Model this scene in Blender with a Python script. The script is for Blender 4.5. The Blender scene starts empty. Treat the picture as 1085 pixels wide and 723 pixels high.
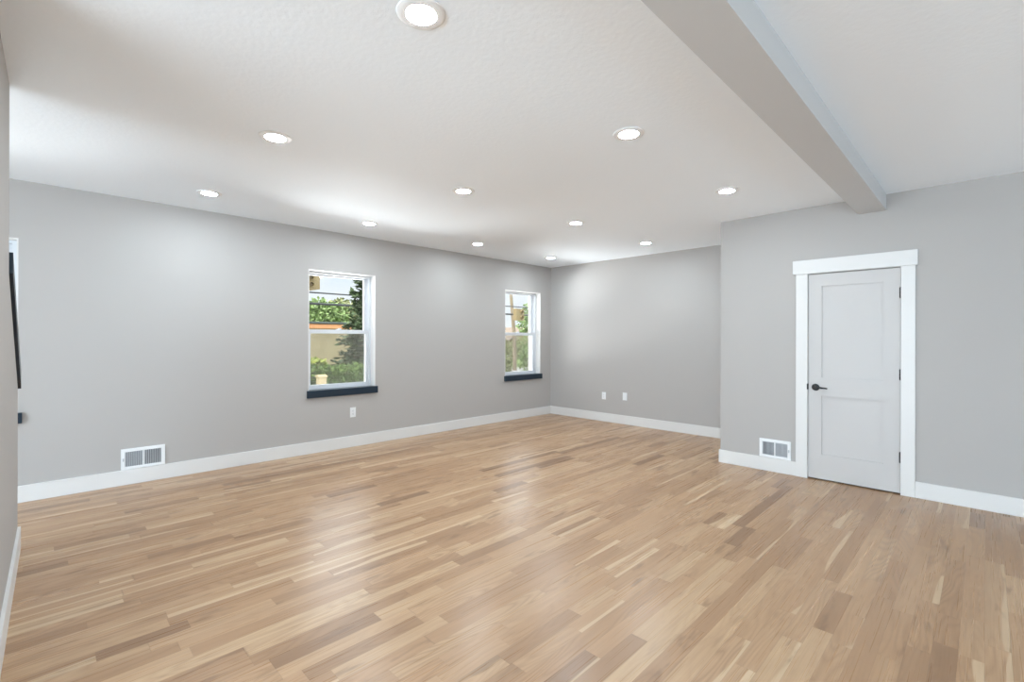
import bpy, bmesh, math, random
from mathutils import Matrix, Vector, Euler

random.seed(7)
scene = bpy.context.scene
COL = scene.collection
PI = math.pi

# ------------------------------------------------------------------ camera
CAM_H = 1.37
cam_data = bpy.data.cameras.new('camera')
cam_data.sensor_width = 36.0
cam_data.lens = 36.0 * 501.7 / 1085.0
cam_data.shift_y = -2.3 / 1085.0
cam_data.clip_start = 0.02
cam_data.clip_end = 400
cam = bpy.data.objects.new('camera', cam_data)
COL.objects.link(cam)
cam.matrix_world = (Matrix.Translation((0, 0, CAM_H)) @ Matrix.Rotation(math.radians(45.0), 4, 'Z')
                    @ Matrix.Rotation(PI / 2, 4, 'X') @ Matrix.Rotation(0.00245, 4, 'Z'))
scene.camera = cam

# ------------------------------------------------------------------ exposure
scene.view_settings.view_transform = 'Standard'
scene.view_settings.look = 'None'
scene.view_settings.exposure = 0.10
scene.view_settings.gamma = 1.0
scene.view_settings.use_curve_mapping = False
LAMP = 320.0     # radiance of the downlight lenses
SKY_LOW, SKY_HIGH = 1.0, 6.0

# ------------------------------------------------------------------ sky
world = bpy.data.worlds.new('sky')
scene.world = world
world.use_nodes = True
nt = world.node_tree
nt.nodes.clear()
N = nt.nodes.new
out = N('ShaderNodeOutputWorld'); bg = N('ShaderNodeBackground')
tc = N('ShaderNodeTexCoord'); sep = N('ShaderNodeSeparateXYZ')
ramp = N('ShaderNodeValToRGB')
cr = ramp.color_ramp
cr.elements[0].position = 0.0; cr.elements[0].color = (0.93, 0.97, 1.0, 1)
cr.elements[1].position = 0.22; cr.elements[1].color = (0.62, 0.82, 1.0, 1)
e = cr.elements.new(0.10); e.color = (0.82, 0.91, 1.0, 1)
e = cr.elements.new(0.5); e.color = (0.86, 0.93, 1.0, 1)
cl = N('ShaderNodeTexNoise'); cl.inputs['Scale'].default_value = 5.0; cl.inputs['Detail'].default_value = 5.0
clr = N('ShaderNodeMapRange'); clr.inputs['From Min'].default_value = 0.48; clr.inputs['From Max'].default_value = 0.68
mixc = N('ShaderNodeMix'); mixc.data_type = 'RGBA'
mixc.inputs['B'].default_value = (1, 1, 1, 1)
st = N('ShaderNodeMapRange'); st.interpolation_type = 'SMOOTHSTEP'
st.inputs['From Min'].default_value = 0.15; st.inputs['From Max'].default_value = 0.42
st.inputs['To Min'].default_value = SKY_LOW; st.inputs['To Max'].default_value = SKY_HIGH
L = nt.links.new
L(tc.outputs['Generated'], sep.inputs[0]); L(sep.outputs['Z'], ramp.inputs[0]); L(sep.outputs['Z'], st.inputs['Value'])
L(tc.outputs['Generated'], cl.inputs['Vector']); L(cl.outputs['Fac'], clr.inputs['Value'])
L(clr.outputs[0], mixc.inputs['Factor']); L(ramp.outputs[0], mixc.inputs['A'])
L(mixc.outputs['Result'], bg.inputs['Color']); L(st.outputs[0], bg.inputs['Strength'])
L(bg.outputs[0], out.inputs['Surface'])

# ------------------------------------------------------------------ sun
sd = bpy.data.lights.new('sun', 'SUN'); sd.energy = 6.0; sd.angle = 0.01; sd.color = (1.0, 0.95, 0.87)
sun = bpy.data.objects.new('sun', sd); COL.objects.link(sun)
sun.rotation_euler = Vector((0.10, -0.75, 0.80)).to_track_quat('Z', 'Y').to_euler()
sun.location = (10, -8, 18)

# ------------------------------------------------------------------ added fill lamps, out of view
def fill_lamp(name, loc, rot_z, w, h, power, color, up=0.0):
    d = bpy.data.lights.new(name, 'AREA'); d.shape = 'RECTANGLE'; d.size = w; d.size_y = h; d.energy = power; d.color = color
    o = bpy.data.objects.new(name, d); COL.objects.link(o); o.location = loc
    o.rotation_euler = (PI / 2 + up, 0, rot_z)     # faces +Y at rot_z = 0, tilted upwards by up
    return o
fill_lamp('rear_fill', (-0.6, -6.30, 1.20), 0, 7.2, 2.2, 1300, (0.66, 0.845, 1.0), math.radians(53))  # added area lamp behind the camera, brightens ceiling and walls
fill_lamp('side_fill', (4.9, 2.0, 1.20), PI / 2, 6.0, 2.0, 190, (0.70, 0.87, 1.0), math.radians(35))  # added area lamp before the solid right-hand wall, no glazing there
# added lamps outdoors, in place of pavement bounce, to lift the ceiling
for yc, pw in ((2.69, 480), (5.94, 800), (-0.62, 450)):
    fill_lamp('outdoor_fill', (-10.0, yc, -0.22), -PI / 2, 5.5, 1.2, pw, (0.92, 0.965, 1.0), math.radians(42))

# ------------------------------------------------------------------ materials
def new_mat(name, color=(0.8, 0.8, 0.8), rough=0.5, metal=0.0, spec=0.5):
    m = bpy.data.materials.new(name); m.use_nodes = True
    b = m.node_tree.nodes['Principled BSDF']
    b.inputs['Base Color'].default_value = (*color, 1)
    b.inputs['Roughness'].default_value = rough
    b.inputs['Metallic'].default_value = metal
    b.inputs['Specular IOR Level'].default_value = spec
    return m

def bumpy(name, color, rough, scale, strength, dist=0.002, vary=0.0, detail=4.0, spec=0.3, stretch=None):
    """paint with a fine surface texture, optionally a little colour variation"""
    m = new_mat(name, color, rough, spec=spec)
    t = m.node_tree; b = t.nodes['Principled BSDF']
    g = t.nodes.new('ShaderNodeNewGeometry')
    mp = t.nodes.new('ShaderNodeMapping')
    if stretch: mp.inputs['Scale'].default_value = stretch
    n = t.nodes.new('ShaderNodeTexNoise'); n.inputs['Scale'].default_value = scale; n.inputs['Detail'].default_value = detail
    bp = t.nodes.new('ShaderNodeBump'); bp.inputs['Strength'].default_value = strength; bp.inputs['Distance'].default_value = dist
    t.links.new(g.outputs['Position'], mp.inputs[0]); t.links.new(mp.outputs[0], n.inputs['Vector'])
    t.links.new(n.outputs['Fac'], bp.inputs['Height']); t.links.new(bp.outputs[0], b.inputs['Normal'])
    if vary:
        mr = t.nodes.new('ShaderNodeMix'); mr.data_type = 'RGBA'
        mr.inputs['A'].default_value = (*[c * (1 - vary) for c in color], 1)
        mr.inputs['B'].default_value = (*[min(1, c * (1 + vary)) for c in color], 1)
        rg = t.nodes.new('ShaderNodeMapRange'); rg.inputs['From Min'].default_value = 0.3; rg.inputs['From Max'].default_value = 0.7
        t.links.new(n.outputs['Fac'], rg.inputs['Value']); t.links.new(rg.outputs[0], mr.inputs['Factor'])
        t.links.new(mr.outputs['Result'], b.inputs['Base Color'])
    return m

M = {}
M['wall'] = bumpy('grey_wall_paint', (0.452, 0.423, 0.400), 0.75, 160, 0.10, 0.001, spec=0.25)
M['ceiling'] = bumpy('white_textured_ceiling', (0.90, 0.94, 0.98), 0.9, 38, 0.35, 0.004, spec=0.1)
M['beam'] = bumpy('light_grey_beam_paint', (0.60, 0.60, 0.60), 0.75, 160, 0.10, 0.001, spec=0.25)
M['trim'] = bumpy('white_trim_paint', (0.725, 0.70, 0.675), 0.4, 60, 0.03, 0.001, spec=0.4)
M['door'] = bumpy('pale_grey_door_paint', (0.55, 0.52, 0.50), 0.45, 60, 0.03, 0.001, spec=0.4)
M['vinyl'] = new_mat('white_vinyl', (0.68, 0.69, 0.71), 0.35)
M['navy'] = bumpy('navy_blue_paint', (0.005, 0.018, 0.034), 0.35, 50, 0.05, 0.001, spec=0.5)
M['black'] = new_mat('matte_black_metal', (0.006, 0.006, 0.006), 0.55, 0.0)
M['plastic'] = new_mat('white_plastic', (0.82, 0.82, 0.82), 0.35)
M['slot'] = new_mat('dark_slot', (0.03, 0.03, 0.03), 0.7)
M['vent_dark'] = new_mat('grey_duct', (0.13, 0.135, 0.14), 0.7)
M['slat'] = new_mat('grey_white_slats', (0.50, 0.51, 0.53), 0.4)
M['can'] = new_mat('white_light_trim', (0.88, 0.88, 0.88), 0.45)
M['gap'] = new_mat('dark_gap', (0.05, 0.045, 0.04), 0.8)
M['brick'] = bumpy('painted_outer_wall', (0.55, 0.50, 0.44), 0.9, 30, 0.3, 0.01, 0.1)

m = bpy.data.materials.new('lit_lens'); m.use_nodes = True
t = m.node_tree; t.nodes.clear()
o_ = t.nodes.new('ShaderNodeOutputMaterial'); em = t.nodes.new('ShaderNodeEmission')
em.inputs['Color'].default_value = (0.78, 0.91, 1.0, 1); em.inputs['Strength'].default_value = LAMP
t.links.new(em.outputs[0], o_.inputs['Surface']); M['lens'] = m

def glass_mat():
    m = bpy.data.materials.new('clear_window_glass'); m.use_nodes = True
    t = m.node_tree; t.nodes.clear()
    o = t.nodes.new('ShaderNodeOutputMaterial'); mx = t.nodes.new('ShaderNodeMixShader')
    tr = t.nodes.new('ShaderNodeBsdfTransparent'); gl = t.nodes.new('ShaderNodeBsdfGlossy')
    tr.inputs['Color'].default_value = (0.985, 0.99, 0.985, 1)
    gl.inputs['Roughness'].default_value = 0.02
    fr = t.nodes.new('ShaderNodeFresnel'); fr.inputs['IOR'].default_value = 1.25
    t.links.new(fr.outputs[0], mx.inputs['Fac']); t.links.new(tr.outputs[0], mx.inputs[1]); t.links.new(gl.outputs[0], mx.inputs[2])
    t.links.new(mx.outputs[0], o.inputs['Surface'])
    return m
M['glass'] = glass_mat()

def screen_mat():
    m = bpy.data.materials.new('insect_mesh'); m.use_nodes = True
    t = m.node_tree; t.nodes.clear()
    o = t.nodes.new('ShaderNodeOutputMaterial'); mx = t.nodes.new('ShaderNodeMixShader')
    tr = t.nodes.new('ShaderNodeBsdfTransparent'); df = t.nodes.new('ShaderNodeBsdfDiffuse')
    df.inputs['Color'].default_value = (0.22, 0.21, 0.18, 1)
    mx.inputs['Fac'].default_value = 0.28
    t.links.new(tr.outputs[0], mx.inputs[1]); t.links.new(df.outputs[0], mx.inputs[2]); t.links.new(mx.outputs[0], o.inputs['Surface'])
    return m
M['screen'] = screen_mat()

def floor_mat():
    """white-oak strip floor: boards run along Y, 83 mm wide, random lengths and tones"""
    m = new_mat('oak_strip_floor', (0.6, 0.4, 0.25), 0.3)
    t = m.node_tree; b = t.nodes['Principled BSDF']
    nn = t.nodes.new; ln = t.links.new
    def math_(op, a, c=None, d=None):
        n = nn('ShaderNodeMath'); n.operation = op
        for i, v in enumerate((a, c, d)):
            if v is None: continue
            if isinstance(v, (int, float)): n.inputs[i].default_value = v
            else: ln(v, n.inputs[i])
        return n.outputs[0]
    def comb(x, y, z):
        n = nn('ShaderNodeCombineXYZ')
        for i, v in enumerate((x, y, z)):
            if isinstance(v, (int, float)): n.inputs[i].default_value = v
            else: ln(v, n.inputs[i])
        return n.outputs[0]
    def white(vec):
        n = nn('ShaderNodeTexWhiteNoise'); n.noise_dimensions = '3D'; ln(vec, n.inputs['Vector']); return n
    def rng(v, a, c, d=0.0, e=1.0, smooth=False):
        n = nn('ShaderNodeMapRange'); ln(v, n.inputs['Value'])
        n.inputs['From Min'].default_value = a; n.inputs['From Max'].default_value = c
        n.inputs['To Min'].default_value = d; n.inputs['To Max'].default_value = e
        if smooth: n.interpolation_type = 'SMOOTHSTEP'
        return n.outputs[0]
    def mix(f, a, c, blend='MIX'):
        n = nn('ShaderNodeMix'); n.data_type = 'RGBA'; n.blend_type = blend
        for k, v in (('Factor', f), ('A', a), ('B', c)):
            if isinstance(v, tuple): n.inputs[k].default_value = (*v, 1)
            elif isinstance(v, (int, float)): n.inputs[k].default_value = v
            else: ln(v, n.inputs[k])
        return n.outputs['Result']
    geo = nn('ShaderNodeNewGeometry'); sp = nn('ShaderNodeSeparateXYZ'); ln(geo.outputs['Position'], sp.inputs[0])
    X, Y = sp.outputs['X'], sp.outputs['Y']
    W = 0.083
    xr = math_('DIVIDE', X, W); row = math_('FLOOR', xr); fx = math_('FRACT', xr)
    rw = white(comb(row, 3.3, 1.7)); rs = nn('ShaderNodeSeparateColor'); ln(rw.outputs['Color'], rs.inputs[0])
    length = math_('MULTIPLY_ADD', rs.outputs[0], 0.45, 0.52)
    u = math_('DIVIDE', math_('MULTIPLY_ADD', rs.outputs[1], 7.0, Y), length)
    # uneven lengths within a row
    wob = math_('MULTIPLY', math_('SINE', math_('MULTIPLY_ADD', u, 2.1, math_('MULTIPLY', rs.outputs[2], 6.28))), 0.34)
    u = math_('ADD', u, wob)
    bid = math_('FLOOR', u); fu = math_('FRACT', u)
    wn = white(comb(row, bid, 0.5)); sc = nn('ShaderNodeSeparateColor'); ln(wn.outputs['Color'], sc.inputs[0])
    wn2 = white(comb(row, bid, 8.5)); sc2 = nn('ShaderNodeSeparateColor'); ln(wn2.outputs['Color'], sc2.inputs[0])
    r1, r2, r3 = sc.outputs[0], sc.outputs[1], sc.outputs[2]
    q1, q2, q3 = sc2.outputs[0], sc2.outputs[1], sc2.outputs[2]
    tone = nn('ShaderNodeValToRGB'); ln(r1, tone.inputs[0])
    c = tone.color_ramp
    c.elements[0].position = 0.0; c.elements[0].color = (0.285, 0.165, 0.095, 1)
    c.elements[1].position = 1.0; c.elements[1].color = (0.760, 0.560, 0.370, 1)
    for p, k in ((0.05, (0.330, 0.195, 0.112, 1)), (0.10, (0.460, 0.285, 0.168, 1)), (0.45, (0.590, 0.380, 0.228, 1)), (0.78, (0.660, 0.450, 0.285, 1)), (0.93, (0.710, 0.505, 0.325, 1))):
        el = c.elements.new(p); el.color = k
    base = tone.outputs[0]
    # a pink-brown or yellow drift per board
    base = mix(math_('MULTIPLY', r2, 0.30), base, (0.63, 0.40, 0.235))
    # grain coordinates: own offset for every board
    gx = math_('MULTIPLY_ADD', X, 1.0, math_('MULTIPLY', q1, 13.0))
    gy = math_('MULTIPLY_ADD', Y, 0.085, math_('MULTIPLY', q2, 17.0))
    gv = comb(gx, math_('MULTIPLY', gy, 0.11), r3)
    fine = nn('ShaderNodeTexNoise'); ln(gv, fine.inputs['Vector']); fine.inputs['Scale'].default_value = 150; fine.inputs['Detail'].default_value = 2
    # cathedral figure: contour lines of a slow stretched noise
    gv2 = comb(gx, math_('MULTIPLY', gy, 1.6), r3)
    slow = nn('ShaderNodeTexNoise'); ln(gv2, slow.inputs['Vector']); slow.inputs['Scale'].default_value = 10; slow.inputs['Detail'].default_value = 0.6
    ringv = math_('FRACT', math_('MULTIPLY', slow.outputs['Fac'], 12.0))
    ring = rng(math_('ABSOLUTE', math_('SUBTRACT', ringv, 0.5)), 0.0, 0.5, 1.0, 0.0)
    base = mix(math_('MULTIPLY', math_('POWER', ring, 1.6), math_('MULTIPLY', q3, 0.50)), base, (0.30, 0.165, 0.085))
    base = mix(rng(fine.outputs['Fac'], 0.35, 0.80, 0.0, 0.24), base, (0.33, 0.19, 0.105))
    # broad soft streaks along the board
    soft = nn('ShaderNodeTexNoise'); ln(comb(gx, math_('MULTIPLY', gy, 0.9), 9.0), soft.inputs['Vector']); soft.inputs['Scale'].default_value = 34; soft.inputs['Detail'].default_value = 2
    base = mix(rng(soft.outputs['Fac'], 0.35, 0.70, 0.0, 0.30), base, (0.40, 0.25, 0.145))
    # pale sapwood along an edge of a few boards
    sap_edge = math_('ADD', fx, math_('MULTIPLY', math_('SUBTRACT', slow.outputs['Fac'], 0.5), 1.5))
    sap = math_('MULTIPLY', rng(sap_edge, 0.70, 0.78, 0, 1, True), rng(r3, 0.845, 0.855, 0, 1))
    base = mix(math_('MULTIPLY', sap, 0.70), base, (0.80, 0.62, 0.43))
    # brown heart streaks on some boards
    hs = nn('ShaderNodeTexNoise'); ln(comb(gx, math_('MULTIPLY', gy, 2.2), 5.0), hs.inputs['Vector']); hs.inputs['Scale'].default_value = 17; hs.inputs['Detail'].default_value = 3
    streak = math_('MULTIPLY', rng(hs.outputs['Fac'], 0.56, 0.70, 0, 1, True), rng(q1, 0.55, 0.75, 0, 1))
    base = mix(math_('MULTIPLY', streak, 0.55), base, (0.22, 0.125, 0.07))
    # joints between boards
    ex = math_('MINIMUM', fx, math_('SUBTRACT', 1.0, fx)); ey = math_('MULTIPLY', math_('MINIMUM', fu, math_('SUBTRACT', 1.0, fu)), 7.0)
    joint = rng(math_('MINIMUM', ex, ey), 0.004, 0.016, 1.0, 0.0)
    base = mix(math_('MULTIPLY', joint, 0.30), base, (0.18, 0.10, 0.05))
    base = mix(1.0, base, (0.750, 0.690, 0.620), 'MULTIPLY')
    ln(base, b.inputs['Base Color'])
    rg = rng(fine.outputs['Fac'], 0.3, 0.7, 0.26, 0.34); ln(rg, b.inputs['Roughness'])
    b.inputs['Specular IOR Level'].default_value = 0.5
    bp = nn('ShaderNodeBump'); bp.inputs['Strength'].default_value = 0.12; bp.inputs['Distance'].default_value = 0.001
    h = math_('SUBTRACT', math_('MULTIPLY', fine.outputs['Fac'], 0.15), joint)
    ln(h, bp.inputs['Height']); ln(bp.outputs[0], b.inputs['Normal'])
    return m
M['floor'] = floor_mat()

# ------------------------------------------------------------------ mesh helpers
def add_box(bm, x0, x1, y0, y1, z0, z1, bev=0.0):
    r = bmesh.ops.create_cube(bm, size=1.0)
    vs = r['verts']
    for v in vs:
        v.co = Vector(((x0 + x1) / 2 + v.co.x * (x1 - x0), (y0 + y1) / 2 + v.co.y * (y1 - y0), (z0 + z1) / 2 + v.co.z * (z1 - z0)))
    if bev > 0:
        es = {e for v in vs for e in v.link_edges}
        bmesh.ops.bevel(bm, geom=list(es), offset=bev, segments=2, profile=0.5, affect='EDGES')

def add_prism(bm, poly, axis, a0, a1):
    """poly of 2D points extruded along axis between a0 and a1"""
    def p(u, v, a):
        return {'x': (a, u, v), 'y': (u, a, v), 'z': (u, v, a)}[axis]
    A = [bm.verts.new(p(u, v, a0)) for u, v in poly]; B = [bm.verts.new(p(u, v, a1)) for u, v in poly]
    n = len(poly)
    bm.faces.new(A); bm.faces.new(B[::-1])
    for i in range(n):
        bm.faces.new((A[i], B[i], B[(i + 1) % n], A[(i + 1) % n]))
    bmesh.ops.recalc_face_normals(bm, faces=bm.faces[:])

def add_lathe(bm, prof, mat=Matrix.Identity(4), seg=40, close=False):
    """profile of (radius, height) turned about Z, then moved by mat"""
    rings = []
    for r, z in prof:
        if r < 1e-6: rings.append([bm.verts.new(mat @ Vector((0, 0, z)))])
        else: rings.append([bm.verts.new(mat @ Vector((r * math.cos(2 * PI * k / seg), r * math.sin(2 * PI * k / seg), z))) for k in range(seg)])
    pairs = list(zip(rings, rings[1:]))
    if close: pairs.append((rings[-1], rings[0]))
    for a, c in pairs:
        for k in range(seg):
            k2 = (k + 1) % seg
            if len(a) == 1 and len(c) == 1: continue
            if len(a) == 1: bm.faces.new((a[0], c[k], c[k2]))
            elif len(c) == 1: bm.faces.new((a[k], c[0], a[k2]))
            else: bm.faces.new((a[k], c[k], c[k2], a[k2]))
    bmesh.ops.recalc_face_normals(bm, faces=bm.faces[:])

def add_tube(bm, pts, radii, seg=10):
    pts = [Vector(p) for p in pts]
    if not isinstance(radii, (list, tuple)): radii = [radii] * len(pts)
    rings = []
    for i, p in enumerate(pts):
        d = (pts[min(i + 1, len(pts) - 1)] - pts[max(i - 1, 0)]).normalized()
        q = d.to_track_quat('Z', 'Y')
        rings.append([bm.verts.new(p + q @ Vector((radii[i] * math.cos(2 * PI * k / seg), radii[i] * math.sin(2 * PI * k / seg), 0))) for k in range(seg)])
    for a, c in zip(rings, rings[1:]):
        for k in range(seg):
            bm.faces.new((a[k], c[k], c[(k + 1) % seg], a[(k + 1) % seg]))
    bm.faces.new(rings[0][::-1]); bm.faces.new(rings[-1])
    bmesh.ops.recalc_face_normals(bm, faces=bm.faces[:])

def obj(name, bm, mat, parent=None, smooth=False, origin=None):
    me = bpy.data.meshes.new(name)
    if origin is not None:
        for v in bm.verts: v.co -= Vector(origin)
    bm.to_mesh(me); bm.free()
    me.materials.append(M[mat] if isinstance(mat, str) else mat)
    if smooth:
        for p in me.polygons: p.use_smooth = True
        try: me.set_sharp_from_angle(angle=math.radians(35))
        except Exception: pass
    o = bpy.data.objects.new(name, me); COL.objects.link(o)
    if origin is not None: o.location = origin
    if parent: o.parent = parent
    return o

def tag(o, label, cat, group=None, kind=None):
    o['label'] = label; o['category'] = cat
    if group: o['group'] = group
    if kind: o['kind'] = kind
    return o

def structure(o, label=None, cat=None):
    o['kind'] = 'structure'
    if label: o['label'] = label
    if cat: o['category'] = cat
    return o

def thing(name, label, cat, loc=(0, 0, 0), group=None):
    o = bpy.data.objects.new(name, None); COL.objects.link(o)
    o.location = loc; o.empty_display_size = 0.1
    return tag(o, label, cat, group)

def copy_tree(o, parent=None):
    c = o.copy(); COL.objects.link(c)
    if parent: c.parent = parent
    for ch in list(o.children): copy_tree(ch, c)
    return c

# ------------------------------------------------------------------ room dimensions (metres, camera at x=0, y=0)
XL = -5.664          # window wall
YB = 6.671           # far wall
YD = 5.390           # wall with the door
XC = -2.091          # outer corner of the door wall
H = 2.677            # ceiling
XR, YR = 5.0, -6.5   # unseen sides, right of and behind the camera
WT = 0.30
Z0, Z1 = 0.748, 2.195
WINS = [(2.256, 3.128), (5.497, 6.388), (-0.992, -0.119)]

# floor
bm = bmesh.new(); add_box(bm, XL, XR, YR, YB, -0.12, 0.0)
structure(obj('floor', bm, 'floor'), 'light oak strip floor with boards of mixed tone running along the window wall', 'floor')
# ceiling
bm = bmesh.new(); add_box(bm, XL - WT, XR + 0.3, YR - 0.3, YB + 0.3, H, H + 0.25)
structure(obj('ceiling', bm, 'ceiling'), 'white lightly textured ceiling above the whole room', 'ceiling')

# window wall, cut for three windows
bm = bmesh.new()
ys = [YR - 0.3] + sorted(v for w in WINS for v in w) + [YB + 0.3]
for i in range(len(ys) - 1):
    a, c = ys[i], ys[i + 1]
    if (a, c) in WINS:
        add_box(bm, XL - WT, XL, a, c, -0.12, Z0 - 0.005); add_box(bm, XL - WT, XL, a, c, Z1, H)
    else:
        add_box(bm, XL - WT, XL, a, c, -0.12, H)
structure(obj('wall_left', bm, 'wall'), 'long grey wall with the windows', 'wall')
# far wall
bm = bmesh.new(); add_box(bm, XL, XR + 0.3, YB, YB + 0.3, -0.12, H)
structure(obj('wall_back', bm, 'wall'), 'grey far wall with two outlets', 'wall')
# wall with the door, a box-out into the room
DX0, DX1, DH = -1.240, -0.532, 2.014
bm = bmesh.new()
add_box(bm, XC, DX0 - 0.012, YD, YD + 0.12, 0, H); add_box(bm, DX1 + 0.012, XR, YD, YD + 0.12, 0, H)
add_box(bm, DX0 - 0.012, DX1 + 0.012, YD, YD + 0.12, DH + 0.012, H)
add_box(bm, XC, XC + 0.12, YD + 0.12, YB, 0, H)
structure(obj('wall_right', bm, 'wall'), 'grey wall that steps forward and holds the white framed door', 'wall')
# unseen side and rear walls
bm = bmesh.new()
add_box(bm, XR, XR + 0.3, YR - 0.3, YB, -0.12, H)
structure(obj('wall_side', bm, 'wall'))
bm = bmesh.new()
add_box(bm, XL, XR, YR - 0.3, YR, -0.12, H)
structure(obj('wall_rear', bm, 'wall'))

# stair wall beside the camera: full height, then a knee wall with a sloping navy cap
NXA, NXB, NXC = -2.45, -3.57, -4.43          # near end, end of the full-height part, end of the knee wall
def ny(x): return -0.1085 + (NXB - x) * 0.0165
bm = bmesh.new()
def slab(bm, x0, x1, z00, z01, z10, z11, d0, d1):
    """wall slab between x0 and x1; heights at both ends; d0/d1 = room face / back face offsets"""
    v = []
    for x, za, zb in ((x0, z00, z01), (x1, z10, z11)):
        for z in (za, zb):
            for d in (d0, d1): v.append(bm.verts.new((x, ny(x) + d, z)))
    for f in ((0, 1, 3, 2), (4, 6, 7, 5), (0, 4, 5, 1), (2, 3, 7, 6), (0, 2, 6, 4), (1, 5, 7, 3)):
        bm.faces.new([v[i] for i in f])
    bmesh.ops.recalc_face_normals(bm, faces=bm.faces[:])
slab(bm, NXA, NXB, 0, H, 0, H, 0.0, -0.12)
slab(bm, NXB, NXC, 0, 1.72, 0, 1.05, 0.0, -0.12)
wn = structure(obj('wall_stair', bm, 'wall'), 'grey wall at the left picture edge with a sloping knee wall', 'wall')
bm = bmesh.new()
slab(bm, NXB - 0.001, NXC - 0.012, 1.705, 1.812, 1.038, 1.145, 0.015, -0.135)
structure(obj('trim_4', bm, 'navy'), 'dark navy sloping cap on the knee wall at the left edge', 'trim')

# beam
bm = bmesh.new(); add_box(bm, -0.840, -0.632, -3.0, YD, 2.536, H)
structure(obj('ceiling_beam', bm, 'beam'), 'grey boxed ceiling beam running towards the door wall', 'beam')

# baseboards
BH, BT = 0.140, 0.015
def baseboard(name, boxes, label):
    bm = bmesh.new()
    for (x0, x1, y0, y1) in boxes: add_box(bm, x0, x1, y0, y1, 0.0, BH, 0.003)
    return structure(obj(name, bm, 'trim'), label, 'baseboard')
baseboard('baseboard_left', [(XL, XL + BT, YR, YB)], 'white baseboard along the window wall')
baseboard('baseboard_back', [(XL + BT, XC, YB - BT, YB)], 'white baseboard along the far wall')
baseboard('baseboard_right', [(XC - BT, -1.345, YD - BT, YD), (XC - BT, XC, YD, YB - BT)], 'white baseboard left of the door')
baseboard('baseboard_door', [(-0.430, XR, YD - BT, YD)], 'white baseboard right of the door')
bm = bmesh.new(); slab(bm, NXA, NXC, 0, BH, 0, BH, BT, 0.0)
add_box(bm, NXC - BT, NXC, ny(NXC) - 0.12, ny(NXC) + BT, 0, BH)
structure(obj('baseboard_stair', bm, 'trim'), 'white baseboard on the stair wall at the left picture edge', 'baseboard')

# ------------------------------------------------------------------ windows
def window(n, y0, y1, label):
    root = bpy.data.objects.new('window_%d' % n, None); COL.objects.link(root)
    root.location = (XL, (y0 + y1) / 2, Z0)
    structure(root, label, 'window')
    bpy.context.view_layer.update()
    def part(name, bm, mat, par=root, smooth=False):
        o = obj(name, bm, mat, None, smooth)
        o.parent = par; o.matrix_parent_inverse = Matrix.Translation((-XL, -(y0 + y1) / 2, -Z0))
        return o
    def sub(name, bm, mat, par):
        o = obj(name, bm, mat); o.parent = par; return o
    xa, xb = XL - 0.245, XL - 0.105         # vinyl unit, outer and inner face
    # white reveal lining
    t_ = 0.010
    bm = bmesh.new()
    add_box(bm, xb, XL - 0.001, y0, y0 + t_, Z0, Z1 - t_); add_box(bm, xb, XL - 0.001, y1 - t_, y1, Z0, Z1 - t_)
    add_box(bm, xb, XL - 0.001, y0, y1, Z1 - t_, Z1)
    part('reveal', bm, 'trim')
    # frame with tracks
    f = 0.032
    bm = bmesh.new()
    for (a, c) in ((y0, y0 + f), (y1 - f, y1)):
        add_box(bm, xa, xb, a, c, Z0, Z1)
        s = a + f if a == y0 else c - f - 0.008
        add_box(bm, xb - 0.012, xb, s, s + 0.008, Z0 + f, Z1 - f); add_box(bm, xb - 0.062, xb - 0.054, s, s + 0.008, Z0 + f, Z1 - f)
    add_box(bm, xa, xb, y0 + f, y1 - f, Z0, Z0 + f * 0.8); add_box(bm, xa, xb, y0 + f, y1 - f, Z1 - f, Z1)
    part('frame', bm, 'vinyl')
    zm = 1.455
    s = 0.034
    def sash(name, x0, x1, z0, z1, rail_b, rail_t):
        bm = bmesh.new(); ya, yb = y0 + f + 0.009, y1 - f - 0.009
        add_box(bm, x0, x1, ya, ya + s, z0, z1, 0.003); add_box(bm, x0, x1, yb - s, yb, z0, z1, 0.003)
        add_box(bm, x0, x1, ya + s, yb - s, z0, z0 + rail_b, 0.003); add_box(bm, x0, x1, ya + s, yb - s, z1 - rail_t, z1, 0.003)
        o = part(name, bm, 'vinyl')
        bm = bmesh.new(); xm = (x0 + x1) / 2
        add_box(bm, xm - 0.002, xm + 0.002, ya + s, yb - s, z0 + rail_b, z1 - rail_t)
        sub('pane', bm, 'glass', o)
        return o
    sash('upper_sash', xb - 0.100, xb - 0.066, zm - 0.022, Z1 - f, 0.040, 0.018)
    lo = sash('lower_sash', xb - 0.052, xb - 0.014, Z0 + f * 0.8, zm + 0.024, 0.026, 0.048)
    ym = (y0 + y1) / 2
    bm = bmesh.new()
    add_box(bm, xb - 0.050, xb - 0.020, ym - 0.030, ym + 0.030, zm + 0.024, zm + 0.032, 0.002)
    add_box(bm, xb - 0.045, xb - 0.030, ym - 0.008, ym + 0.034, zm + 0.032, zm + 0.042, 0.002)
    sub('sash_lock', bm, 'vinyl', lo)
    bm = bmesh.new(); add_box(bm, xb - 0.112, xb - 0.108, y0 + f, y1 - f, Z0 + f * 0.8, zm + 0.01)
    part('insect_screen', bm, 'screen')
    # navy sill: top board and apron
    bm = bmesh.new()
    add_box(bm, xb, XL, y0 + 0.001, y1 - 0.001, Z0 - 0.02, Z0, 0.0)
    add_box(bm, XL, XL + 0.030, y0 - 0.018, y1 + 0.024, Z0 - 0.088, Z0, 0.003)
    part('sill', bm, 'navy')['label'] = 'dark navy window sill'
    return root
window(1, *WINS[0], 'nearer full sash window in the long grey wall, tan building outside')
window(2, *WINS[1], 'far sash window next to the room corner')
window(3, *WINS[2], 'window almost hidden behind the stair wall at the left edge')

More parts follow.
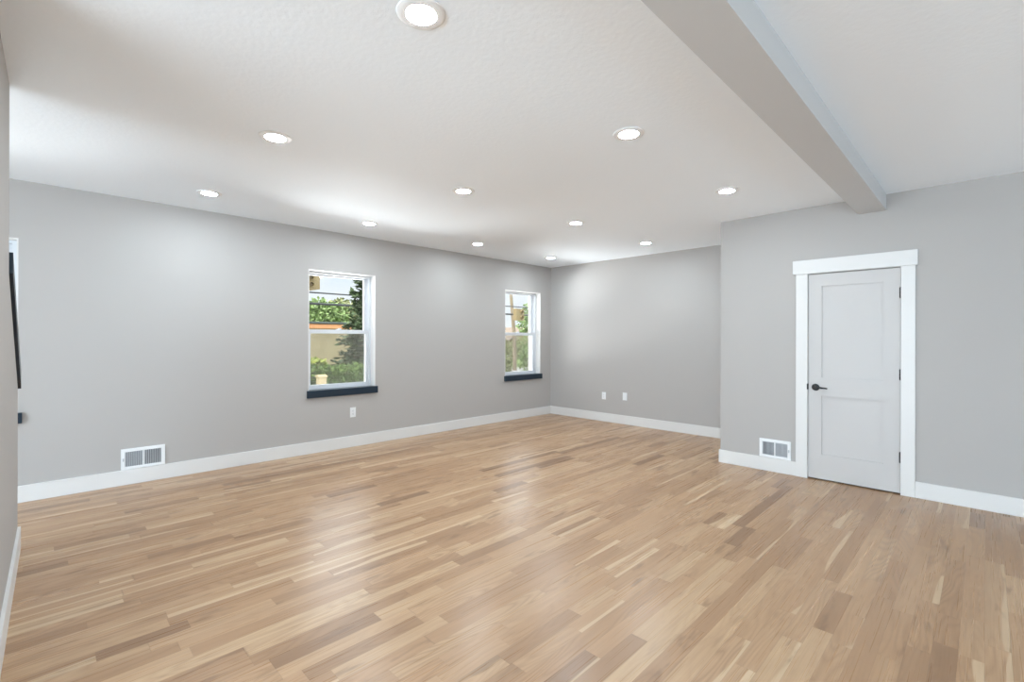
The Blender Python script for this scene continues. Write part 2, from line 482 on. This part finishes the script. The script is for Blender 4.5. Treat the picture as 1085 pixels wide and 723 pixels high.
# ------------------------------------------------------------------ door
root = bpy.data.objects.new('door_1', None); COL.objects.link(root); root.location = ((DX0 + DX1) / 2, YD, 0)
structure(root, 'pale grey two panel door in a white flat casing', 'door')
def dpart(name, bm, mat, par=None, smooth=False):
    o = obj(name, bm, mat, None, smooth)
    if par: o.parent = par
    else:
        o.parent = root; o.matrix_parent_inverse = Matrix.Translation((-(DX0 + DX1) / 2, -YD, 0))
    return o
# casing: two legs and a thicker head board
bm = bmesh.new()
add_box(bm, -1.345, DX0 - 0.004, YD - 0.019, YD, 0, DH + 0.006, 0.002)
add_box(bm, DX1 + 0.004, -0.430, YD - 0.019, YD, 0, DH + 0.006, 0.002)
add_box(bm, -1.373, -0.414, YD - 0.026, YD, DH + 0.006, 2.155, 0.002)
dpart('casing', bm, 'trim')
bm = bmesh.new()
add_box(bm, DX0 - 0.012, DX0 - 0.003, YD, YD + 0.12, 0, DH + 0.003); add_box(bm, DX1 + 0.003, DX1 + 0.012, YD, YD + 0.12, 0, DH + 0.003)
add_box(bm, DX0 - 0.012, DX1 + 0.012, YD, YD + 0.12, DH + 0.003, DH + 0.012)
add_box(bm, DX0 - 0.003, DX0 + 0.012, YD + 0.042, YD + 0.055, 0, DH + 0.003); add_box(bm, DX1 - 0.012, DX1 + 0.003, YD + 0.042, YD + 0.055, 0, DH + 0.003)
dpart('jamb', bm, 'trim')
# slab with two recessed panels
sy0, sy1 = YD + 0.002, YD + 0.038
P1 = (-1.127, -0.652, 1.000, 1.892); P2 = (-1.120, -0.648, 0.252, 0.820)
P2 = (-1.127, -0.652, 0.252, 0.820)
bm = bmesh.new()
def frame_box(x0, x1, z0, z1): add_box(bm, x0, x1, sy0, sy1, z0, z1)
frame_box(DX0, P1[0], 0.012, DH - 0.003); frame_box(P1[1], DX1, 0.012, DH - 0.003)
frame_box(P1[0], P1[1], 0.012, P2[2]); frame_box(P1[0], P1[1], P2[3], P1[2]); frame_box(P1[0], P1[1], P1[3], DH - 0.003)
add_box(bm, P1[0], P1[1], sy0 + 0.012, sy1 - 0.008, P2[2] - 0.01, P1[3] + 0.01)
slab_o = dpart('door_slab', bm, 'door')
# lever handle
bm = bmesh.new()
kx, kz = -1.177, 0.903
fm = Matrix.Translation((kx, sy0, kz)) @ Matrix.Rotation(PI / 2, 4, 'X')
add_lathe(bm, [(0, 0), (0.033, 0), (0.034, 0.004), (0.031, 0.010), (0.014, 0.012), (0.012, 0.045), (0.0125, 0.058), (0, 0.060)], fm, 36)
add_tube(bm, [(kx - 0.006, sy0 - 0.050, kz), (kx + 0.03, sy0 - 0.053, kz), (kx + 0.065, sy0 - 0.052, kz - 0.002), (kx + 0.105, sy0 - 0.047, kz - 0.004)], [0.010, 0.0095, 0.0075, 0.006], 14)
ho = dpart('lever_handle', bm, 'black', slab_o, True); ho['label'] = 'matte black lever handle on a round rose'
bm = bmesh.new(); add_box(bm, DX0 - 0.008, DX0 + 0.001, YD - 0.021, YD + 0.004, 0.877, 0.935, 0.001)
dpart('strike_plate', bm, 'black')
for zc in (1.787, 1.061, 0.329):
    bm = bmesh.new()
    fm = Matrix.Translation((DX1 + 0.002, YD - 0.008 , zc))
    add_lathe(bm, [(0, -0.052), (0.004, -0.050), (0.005, -0.046), (0.0088, -0.045), (0.0088, -0.0155), (0.0064, -0.015), (0.0088, -0.0145), (0.0088, 0.0145), (0.0064, 0.015), (0.0088, 0.0155), (0.0088, 0.045), (0.005, 0.046), (0.004, 0.050), (0, 0.052)], fm, 18)
    dpart('hinge', bm, 'black', None, True)
bm = bmesh.new(); add_box(bm, DX0 - 0.003, DX1 + 0.003, YD + 0.036, YD + 0.05, 0, 0.012)
dpart('threshold_gap', bm, 'gap')

# ------------------------------------------------------------------ ceiling downlights
LX = (-4.945, -3.262, -1.606); LY = (1.085, 2.650, 4.272, 5.823)
LABELS = {
    (0, 0): 'recessed ceiling light above the left vent, nearest one along the window wall',
    (0, 1): 'recessed ceiling light in the window wall row, above the nearer window',
    (0, 2): 'recessed ceiling light in the window wall row, between the two windows',
    (0, 3): 'recessed ceiling light closest to the far room corner by the window',
    (1, 0): 'recessed ceiling light at upper left, nearest in the middle row',
    (1, 1): 'recessed ceiling light in the middle row, second nearest to the viewer',
    (1, 2): 'recessed ceiling light in the middle row, third from the viewer',
    (1, 3): 'recessed ceiling light in front of the far wall, farthest of the middle row',
    (2, 0): 'largest and nearest recessed ceiling light, at the top picture edge',
    (2, 1): 'recessed ceiling light left of the beam, second largest in the picture',
    (2, 2): 'recessed ceiling light close above the outer corner of the door wall',
}
def make_light(label, loc):
    r = thing('recessed_light', label, 'ceiling light', loc, 'recessed lights in the ceiling')
    bm = bmesh.new()
    add_lathe(bm, [(0.098, 0.0), (0.097, -0.003), (0.092, -0.0055), (0.080, -0.0070), (0.062, -0.0072), (0.061, 0.0)], seg=48)
    obj('trim_ring', bm, 'can', r, True)
    bm = bmesh.new()
    add_lathe(bm, [(0.0608, -0.0074), (0.040, -0.0080), (0.0, -0.0083)], seg=48)
    obj('lens', bm, 'lens', r, True)['label'] = 'glowing white lens'
    return r
first = None
for i, x in enumerate(LX):
    for j, y in enumerate(LY):
        if (i, j) not in LABELS: continue
        if first is None: first = make_light(LABELS[i, j], (x, y, H))
        else:
            c = copy_tree(first); c.location = (x, y, H); c['label'] = LABELS[i, j]

# ------------------------------------------------------------------ wall registers
def register(label, loc, rot, w, h, lever_right):
    """white register; local x along the wall, local -y into the room, z up"""
    r = thing('wall_vent', label, 'vent', loc); r.rotation_euler = (0, 0, rot)
    b, mid = 0.030, 0.012
    bm = bmesh.new()
    add_box(bm, -w / 2, -w / 2 + b, -0.012, 0, 0, h, 0.002); add_box(bm, w / 2 - b, w / 2, -0.012, 0, 0, h, 0.002)
    add_box(bm, -w / 2 + b, w / 2 - b, -0.012, 0, 0, b * 0.85, 0.002); add_box(bm, -w / 2 + b, w / 2 - b, -0.012, 0, h - b, h, 0.002)
    add_box(bm, -mid / 2, mid / 2, -0.0115, 0, b * 0.85, h - b, 0.001)
    obj('frame', bm, 'plastic', r)
    bm = bmesh.new(); add_box(bm, -w / 2 + b, w / 2 - b, -0.0015, 0, b * 0.85, h - b)
    obj('duct_opening', bm, 'vent_dark', r)
    for side in (-1, 1):
        n = 10
        bm = bmesh.new()
        x0 = (mid / 2 if side > 0 else -w / 2 + b); x1 = (w / 2 - b if side > 0 else -mid / 2)
        for k in range(n):
            xc = x0 + (k + 0.5) * (x1 - x0) / n
            d = 0.0022 * (1 if side > 0 else -1)
            add_prism(bm, [(xc - 0.0022 - d, -0.010), (xc + 0.0022 - d, -0.010), (xc + 0.0022 + d, -0.002), (xc - 0.0022 + d, -0.002)], 'z', b * 0.85, h - b)
        obj('louvre', bm, 'slat', r)
    bm = bmesh.new(); sx = (w / 2 - b * 0.55) * (1 if lever_right else -1)
    add_box(bm, sx - 0.004, sx + 0.004, -0.024, -0.010, h * 0.42, h * 0.56, 0.001)
    obj('lever', bm, 'slat', r)
    return r
register('white wall register low on the window wall, left part of the room', (XL, 0.708, 0.142), PI / 2, 0.334, 0.192, False)
register('white wall register left of the door, above the baseboard', (-1.538, YD, 0.142), 0, 0.295, 0.190, True)

# ------------------------------------------------------------------ outlets
def outlet(name, label, loc, rot, w, h, style):
    r = thing(name, label, 'outlet', loc); r.rotation_euler = (0, 0, rot)
    bm = bmesh.new(); add_box(bm, -w / 2, w / 2, -0.007, 0, -h / 2, h / 2, 0.0025)
    obj('cover_plate', bm, 'plastic', r)
    if style == 'duplex':
        for s in (-1, 1):
            bm = bmesh.new()
            add_lathe(bm, [(0, 0.0), (0.0165, 0.0), (0.0165, 0.002), (0.015, 0.003), (0, 0.003)], Matrix.Translation((0, -0.007, s * 0.020)) @ Matrix.Rotation(PI / 2, 4, 'X'), 24)
            f_ = obj('receptacle', bm, 'plastic', r, True)
            bm = bmesh.new()
            for dx in (-0.0063, 0.0063): add_box(bm, dx - 0.0013, dx + 0.0013, -0.0105, -0.0095, s * 0.020 - 0.001, s * 0.020 + 0.008)
            add_lathe(bm, [(0, 0), (0.0026, 0), (0.0026, 0.0006), (0, 0.0006)], Matrix.Translation((0, -0.010, s * 0.020 - 0.007)) @ Matrix.Rotation(PI / 2, 4, 'X'), 12)
            obj('slots', bm, 'slot', f_)
    else:
        bm = bmesh.new(); add_box(bm, -0.017, 0.017, -0.010, -0.006, -0.034, 0.034, 0.0015)
        d = obj('insert', bm, 'plastic', r)
        bm = bmesh.new(); add_box(bm, -0.0175, 0.0175, -0.0074, -0.0068, -0.0345, 0.0345)
        obj('seam', bm, 'slat', r)
    return r
outlet('wall_outlet', 'white duplex outlet on the window wall below the nearer window', (XL, 2.816, 0.435), PI / 2, 0.076, 0.124, 'duplex')
outlet('wall_outlet', 'white duplex outlet on the far wall, left of the pair', (-4.498, YB, 0.425), 0, 0.074, 0.120, 'duplex')
outlet('wall_outlet', 'white flat plate on the far wall, right of the pair', (-4.098, YB, 0.446), 0, 0.078, 0.124, 'decora')

# ------------------------------------------------------------------ outdoors
GZ = -0.6
M['grass'] = bumpy('lawn', (0.11, 0.15, 0.05), 0.95, 3.0, 0.6, 0.05, 0.35, spec=0.1)
M['asphalt'] = bumpy('pale_road', (0.24, 0.235, 0.225), 0.95, 20, 0.3, 0.01, 0.12, spec=0.1)
M['concrete'] = bumpy('pale_concrete', (0.80, 0.80, 0.79), 0.9, 8, 0.2, 0.01, 0.08, spec=0.1)
M['tan'] = bumpy('tan_stucco', (0.35, 0.285, 0.17), 0.95, 2.5, 0.3, 0.02, 0.10, spec=0.1)
M['terracotta'] = bumpy('terracotta_fascia', (0.46, 0.22, 0.10), 0.9, 4, 0.2, 0.01, 0.1)
M['clay'] = bumpy('clay_roof_tiles', (0.20, 0.11, 0.065), 0.9, 8, 0.3, 0.02, 0.2)
M['roof_dark'] = new_mat('dark_roof_edge', (0.04, 0.05, 0.045), 0.8)
M['signal'] = new_mat('tan_signal_housing', (0.17, 0.125, 0.055), 0.6)
M['signal_dark'] = new_mat('dark_signal_lens', (0.10, 0.07, 0.03), 0.4)
M['cable'] = new_mat('dark_cable', (0.02, 0.022, 0.022), 0.7)
M['pole_wood'] = bumpy('weathered_pole', (0.18, 0.145, 0.10), 0.9, 6, 0.4, 0.02, 0.2, stretch=(6, 6, 0.5))
M['bark'] = bumpy('bark', (0.22, 0.16, 0.10), 0.95, 12, 0.5, 0.02, 0.25)
M['cream'] = bumpy('cream_siding', (0.42, 0.38, 0.29), 0.9, 4, 0.1, 0.01, 0.05)
M['white_house'] = bumpy('white_siding', (0.6, 0.6, 0.6), 0.9, 4, 0.1, 0.01, 0.04)
M['shingle'] = bumpy('brown_shingles', (0.13, 0.10, 0.075), 0.95, 8, 0.3, 0.02, 0.2)
M['pane_dark'] = new_mat('dark_house_window', (0.10, 0.12, 0.14), 0.2)
def leaf_mat(name, c, v=0.35):
    c = tuple(v_ * 0.6 for v_ in c); m = bumpy(name, c, 0.8, 5.0, 0.0, 0.001, v, spec=0.2); return m
M['conifer'] = leaf_mat('dark_conifer_needles', (0.085, 0.125, 0.055))
M['hedge'] = leaf_mat('hedge_leaves', (0.15, 0.24, 0.06))
M['lime'] = leaf_mat('lime_leaves', (0.42, 0.48, 0.10))
M['pale_leaf'] = leaf_mat('pale_tree_leaves', (0.26, 0.36, 0.14))
M['olive_leaf'] = leaf_mat('olive_shrub_leaves', (0.30, 0.32, 0.15))

def outside(name, x0, x1, y0, y1, z0, z1, mat):
    bm = bmesh.new(); add_box(bm, x0, x1, y0, y1, z0, z1); return structure(obj(name, bm, mat))
outside('ground', -120, 40, -60, 120, GZ - 0.3, GZ, 'grass')
outside('bounce_slab', -10.5, XL - WT - 0.02, -14, 40, GZ, GZ + 0.02, 'concrete')  # unseen pale slab, added to bounce sunlight up through the windows
outside('street', -22.5, -13.5, -60, 120, GZ, GZ + 0.015, 'asphalt')

def leaves(bm, rnd, n, size, fn):
    """leaf blades: small bent four-point leaves"""
    for _ in range(n):
        p, out_ = fn(rnd)
        a = Vector((rnd.gauss(0, 1), rnd.gauss(0, 1), rnd.gauss(0, 0.7))).normalized()
        d = (out_ * 0.8 + a).normalized(); s = size * rnd.uniform(0.6, 1.3)
        side = d.cross(Vector((rnd.gauss(0, 1), rnd.gauss(0, 1), rnd.gauss(0, 1)))).normalized() * s * 0.38
        up = d.cross(side).normalized() * s * 0.12
        v = [bm.verts.new(p), bm.verts.new(p + d * s * 0.5 + side + up), bm.verts.new(p + d * s), bm.verts.new(p + d * s * 0.5 - side + up)]
        bm.faces.new((v[0], v[1], v[2])); bm.faces.new((v[0], v[2], v[3]))

def blob_tree(name, label, cat, loc, h, rad, mat, n, size, seed, trunk_h, lobes=7, group=None):
    rnd = random.Random(seed)
    r = thing(name, label, cat, loc, group)
    L_ = []
    for k in range(lobes):
        a = 2 * PI * k / lobes + rnd.uniform(-.4, .4); q = rad * rnd.uniform(0.25, 0.6)
        L_.append((Vector((q * math.cos(a), q * math.sin(a), trunk_h + (h - trunk_h) * rnd.uniform(0.25, 0.8))), rad * rnd.uniform(0.45, 0.65)))
    L_.append((Vector((0, 0, trunk_h + (h - trunk_h) * 0.55)), rad * 0.75))
    def fn(rr):
        c, q = rr.choice(L_)
        d = Vector((rr.gauss(0, 1), rr.gauss(0, 1), rr.gauss(0, 1))).normalized()
        p = c + d * q * rr.uniform(0.45, 1.0) ** 0.5
        p.z = max(p.z, 0.02)
        return p, d
    bm = bmesh.new(); leaves(bm, rnd, n, size, fn)
    obj('foliage', bm, mat, r)
    bm = bmesh.new()
    add_tube(bm, [(0, 0, -0.05), (0.03, 0.02, trunk_h * 0.5), (0, 0, trunk_h), (0.05, -0.03, trunk_h + (h - trunk_h) * 0.6)], [rad * 0.10, rad * 0.085, rad * 0.07, rad * 0.02], 9)
    for c, q in L_[:-1]:
        add_tube(bm, [(0, 0, trunk_h * 0.9), c * 0.6 + Vector((0, 0, trunk_h * 0.3)), c], [rad * 0.045, rad * 0.03, rad * 0.012], 6)
    obj('trunk', bm, 'bark', r)
    return r

# conifer right outside the nearer window
rnd = random.Random(3)
cx, cy = -13.9, 7.75
r = thing('conifer_tree', 'dark green conifer tree in the right half of the nearer window', 'tree', (cx, cy, GZ))
bm = bmesh.new(); add_tube(bm, [(0, 0, -0.05), (0, 0, 1.5), (0.03, 0, 3.2), (0, 0, 5.0)], [0.13, 0.10, 0.06, 0.012], 9)
obj('trunk', bm, 'bark', r)
bm = bmesh.new()
z = 0.15
while z < 4.95:
    env = 1.45 * (1 - z / 5.1) ** 0.7 * (0.82 if z < 0.6 else 1)
    nb = 15
    for k in range(nb):
        a = rnd.uniform(0, 2 * PI); ln_ = env * rnd.uniform(0.6, 1.08) + 0.08
        dv = Vector((math.cos(a), math.sin(a), 0))
        m_ = max(8, int(ln_ * 46))
        for q in range(m_):
            s = rnd.uniform(0.12, 1.0)
            p = dv * ln_ * s + Vector((0, 0, z - 0.18 * s * ln_ + 0.10 * s * s))
            d = (dv + Vector((rnd.gauss(0, .7), rnd.gauss(0, .7), rnd.gauss(0, .4)))).normalized()
            sz = rnd.uniform(0.12, 0.22)
            sd_ = d.cross(Vector((0, 0, 1)) + Vector((rnd.gauss(0, .5), rnd.gauss(0, .5), 0))).normalized() * sz * 0.30
            v = [bm.verts.new(p), bm.verts.new(p + d * sz * .5 + sd_), bm.verts.new(p + d * sz), bm.verts.new(p + d * sz * .5 - sd_)]
            bm.faces.new((v[0], v[1], v[2])); bm.faces.new((v[0], v[2], v[3]))
    z += 0.11
obj('needles', bm, 'conifer', r)

# hedges: clipped box of leaves around a dense core
def hedge(name, label, x0, x1, y0, y1, h, mat, n, size, seed, topmat=None):
    rnd = random.Random(seed)
    r = thing(name, label, 'hedge', ((x0 + x1) / 2, (y0 + y1) / 2, GZ))
    hx, hy = (x1 - x0) / 2, (y1 - y0) / 2
    def fn(rr):
        p = Vector((rr.uniform(-hx, hx), rr.uniform(-hy, hy), rr.uniform(0.05, h)))
        f = rr.random()
        if f < 0.4: p.x = hx * rr.uniform(0.8, 1.05)
        elif f < 0.8: p.z = h * rr.uniform(0.88, 1.03)
        return p, Vector((0.6, 0, 0.7)).normalized()
    bm = bmesh.new(); leaves(bm, rnd, n, size, fn); obj('foliage', bm, mat, r)
    bm = bmesh.new()
    k = y0 + 0.3
    while k < y1 - 0.2:
        yy = k - (y0 + y1) / 2
        add_tube(bm, [(0, yy, -0.03), (0.05, yy + 0.04, h * 0.5), (-0.04, yy - 0.05, h * 0.85)], [0.03, 0.022, 0.01], 6)
        k += 0.6
    obj('stems', bm, 'bark', r)
    return r
hedge('hedge', 'green hedge behind the nearer window, tan building beyond', -12.0, -11.0, -3.0, 7.6, 1.20, 'hedge', 26000, 0.12, 11)
hedge('hedge', 'yellow green flowering hedge in the lower left of the nearer window', -12.9, -12.2, -3.0, 5.35, 1.36, 'lime', 9000, 0.12, 12)
# tan garden pillar
r = thing('garden_pillar', 'small tan block pillar in front of the hedge', 'pillar', (-10.75, 4.58, GZ))
bm = bmesh.new(); add_box(bm, -0.09, 0.09, -0.09, 0.09, -0.02, 1.08, 0.01); obj('post', bm, 'tan', r)
bm = bmesh.new(); add_prism(bm, [(-0.105, 1.08), (0.105, 1.08), (0.105, 1.11), (0, 1.14), (-0.105, 1.11)], 'y', -0.105, 0.105); obj('cap', bm, 'tan', r)

# tan flat-roofed building across the street
r = thing('tan_building', 'tan building with terracotta roof edge outside the nearer window', 'building', (-24.5, 2.0, GZ))
bm = bmesh.new(); add_box(bm, -5, 0.0, -12, 10.6, -0.05, 2.48)
obj('wall', bm, 'tan', r)
bm = bmesh.new(); add_box(bm, -5.1, 0.25, -12.2, 10.8, 2.48, 2.72, 0.02); obj('fascia', bm, 'terracotta', r)
bm = bmesh.new(); add_box(bm, -5.15, 0.32, -12.25, 10.85, 2.72, 2.83, 0.02); obj('roof', bm, 'roof_dark', r)
for k, yy in enumerate((-9.0, -4.5, 0.5)):
    bm = bmesh.new(); add_box(bm, 0.0, 0.05, yy, yy + 1.3, 0.7, 1.9, 0.01); w_ = obj('window_frame', bm, 'white_house', r)
    bm = bmesh.new(); add_box(bm, 0.05, 0.06, yy + 0.08, yy + 1.22, 0.78, 1.82); obj('pane', bm, 'pane_dark', w_)

# span wires with signals, utility pole
WX = -20.0
def wire(label, z, rad):
    bm = bmesh.new()
    pts = [(WX, -30 + 6 * k, z - 0.0) for k in range(16)]
    add_tube(bm, pts, rad, 8)
    return tag(obj('overhead_cable', bm, 'cable'), label, 'cable')
wire('thinner upper overhead cable seen through the windows', 3.30, 0.030)
wire('thicker lower overhead cable seen through the windows', 2.832, 0.050)
def signal(label, y, z0, z1, w, slant, bz):
    r = thing('traffic_signal', label, 'traffic signal', (WX + 0.22, y, z0))
    h = z1 - z0
    bm = bmesh.new()
    add_prism(bm, [(-w / 2, -slant), (w / 2, 0), (w / 2, h), (-w / 2, h)], 'x', -0.14, 0.14)
    obj('housing', bm, 'signal', r)
    for k in (0, 1):
        zc = h * (0.27 + 0.46 * k)
        bm = bmesh.new()
        add_lathe(bm, [(0, 0), (h * 0.13, 0), (h * 0.15, 0.10), (h * 0.16, 0.10), (h * 0.16, 0.0)], Matrix.Translation((0.14, w * 0.14, zc)) @ Matrix.Rotation(PI / 2, 4, 'Y'), 20)
        v_ = obj('visor', bm, 'signal', r, True)
        bm = bmesh.new(); add_lathe(bm, [(0, 0.012), (h * 0.13, 0.006), (h * 0.13, 0)], Matrix.Translation((0.142, w * 0.14, zc)) @ Matrix.Rotation(PI / 2, 4, 'Y'), 20)
        obj('lens', bm, 'signal_dark', v_)
    bm = bmesh.new(); add_box(bm, -0.19 if bz < 0 else -0.1703, -0.13, -0.05, 0.05, bz, bz + 0.3, 0.005); obj('bracket', bm, 'cable', r)
    return r
signal('tan traffic signal box at the upper left of the nearer window', 7.78, 3.42, 4.05, 1.04, 0.22, -0.15)
signal('tan traffic signal hanging on the cables in the far window', 20.34, 2.47, 3.16, 0.66, 0.0, 0.26)
r = thing('utility_pole', 'slightly leaning wooden utility pole in the far window', 'pole', (-20.6, 20.85, GZ))
bm = bmesh.new(); add_tube(bm, [(0, 0, -0.1), (0, -0.03, 2.0), (0, -0.25, 3.8), (0, -0.55, 6.5)], [0.13, 0.12, 0.10, 0.08], 14); obj('pole', bm, 'pole_wood', r)
bm = bmesh.new(); add_box(bm, 0.08, 0.18, -1.5, 0.6, 6.0, 6.14, 0.01); obj('crossarm', bm, 'pole_wood', r)

# trees and houses farther away
blob_tree('leafy_tree', 'pale green tree behind the tan building, left one', 'tree', (-40, 17.2, GZ), 4.9, 2.0, 'pale_leaf', 2600, 0.34, 21, 1.3)
blob_tree('leafy_tree', 'pale green tree behind the tan building, right one', 'tree', (-43, 20.2, GZ), 5.2, 2.2, 'olive_leaf', 2600, 0.34, 22, 1.4)
def house(label, loc, w, d, h, rise, wallm, roofm, ridge_x=True):
    r = thing('house', label, 'house', loc)
    bm = bmesh.new(); add_box(bm, -d / 2, d / 2, -w / 2, w / 2, -0.05, h)
    add_prism(bm, [(-w / 2, h), (w / 2, h), (0, h + rise)], 'x', -d / 2, d / 2)
    obj('wall', bm, wallm, r)
    bm = bmesh.new(); o_ = 0.35; tt = 0.14; k = rise / (w / 2)
    add_prism(bm, [(-w / 2 - o_, h - o_ * k), (0, h + rise), (w / 2 + o_, h - o_ * k), (w / 2 + o_, h - o_ * k + tt), (0, h + rise + tt), (-w / 2 - o_, h - o_ * k + tt)], 'x', -d / 2 - o_, d / 2 + o_)
    obj('roof', bm, roofm, r)
    for yy in (-w * 0.25, w * 0.25):
        bm = bmesh.new(); add_box(bm, d / 2, d / 2 + 0.05, yy - 0.5, yy + 0.5, h * 0.35, h * 0.8, 0.01); f_ = obj('window_frame', bm, 'white_house', r)
        bm = bmesh.new(); add_box(bm, d / 2 + 0.05, d / 2 + 0.06, yy - 0.42, yy + 0.42, h * 0.38, h * 0.77); obj('pane', bm, 'pane_dark', f_)
    return r
house('white house with a low gable far behind the tan building', (-62, 30.5, GZ), 5.2, 6, 4.2, 0.9, 'white_house', 'shingle')
house('cream house with brown gable roof in the far window, left of the pole', (-38, 37.3, GZ), 4.4, 5, 1.9, 1.2, 'tan', 'shingle')
house('cream gabled house in the far window, right of the pole', (-36, 43.2, GZ), 3.6, 5, 2.4, 1.5, 'cream', 'clay')
blob_tree('leafy_tree', 'green tree top at the upper right of the far window', 'tree', (-30, 33.2, GZ), 5.4, 1.8, 'pale_leaf', 2200, 0.26, 31, 1.6)
for k, (x, y, h_, q, mt, lb) in enumerate((
        (-17.0, 16.2, 1.2, 0.6, 'olive_leaf', 'low olive shrub in the far window, below the signal'),
        (-16.6, 18.1, 1.9, 0.75, 'pale_leaf', 'taller green shrub at the right side of the far window'),
        (-24.5, 24.2, 1.7, 1.1, 'olive_leaf', 'rounded olive shrub left of the utility pole'),
        (-25.0, 26.6, 2.1, 1.2, 'pale_leaf', 'rounded green shrub right of the utility pole'))):
    blob_tree('shrub', lb, 'shrub', (x, y, GZ), h_, q, mt, 1500, 0.14, 40 + k, 0.25, 6)
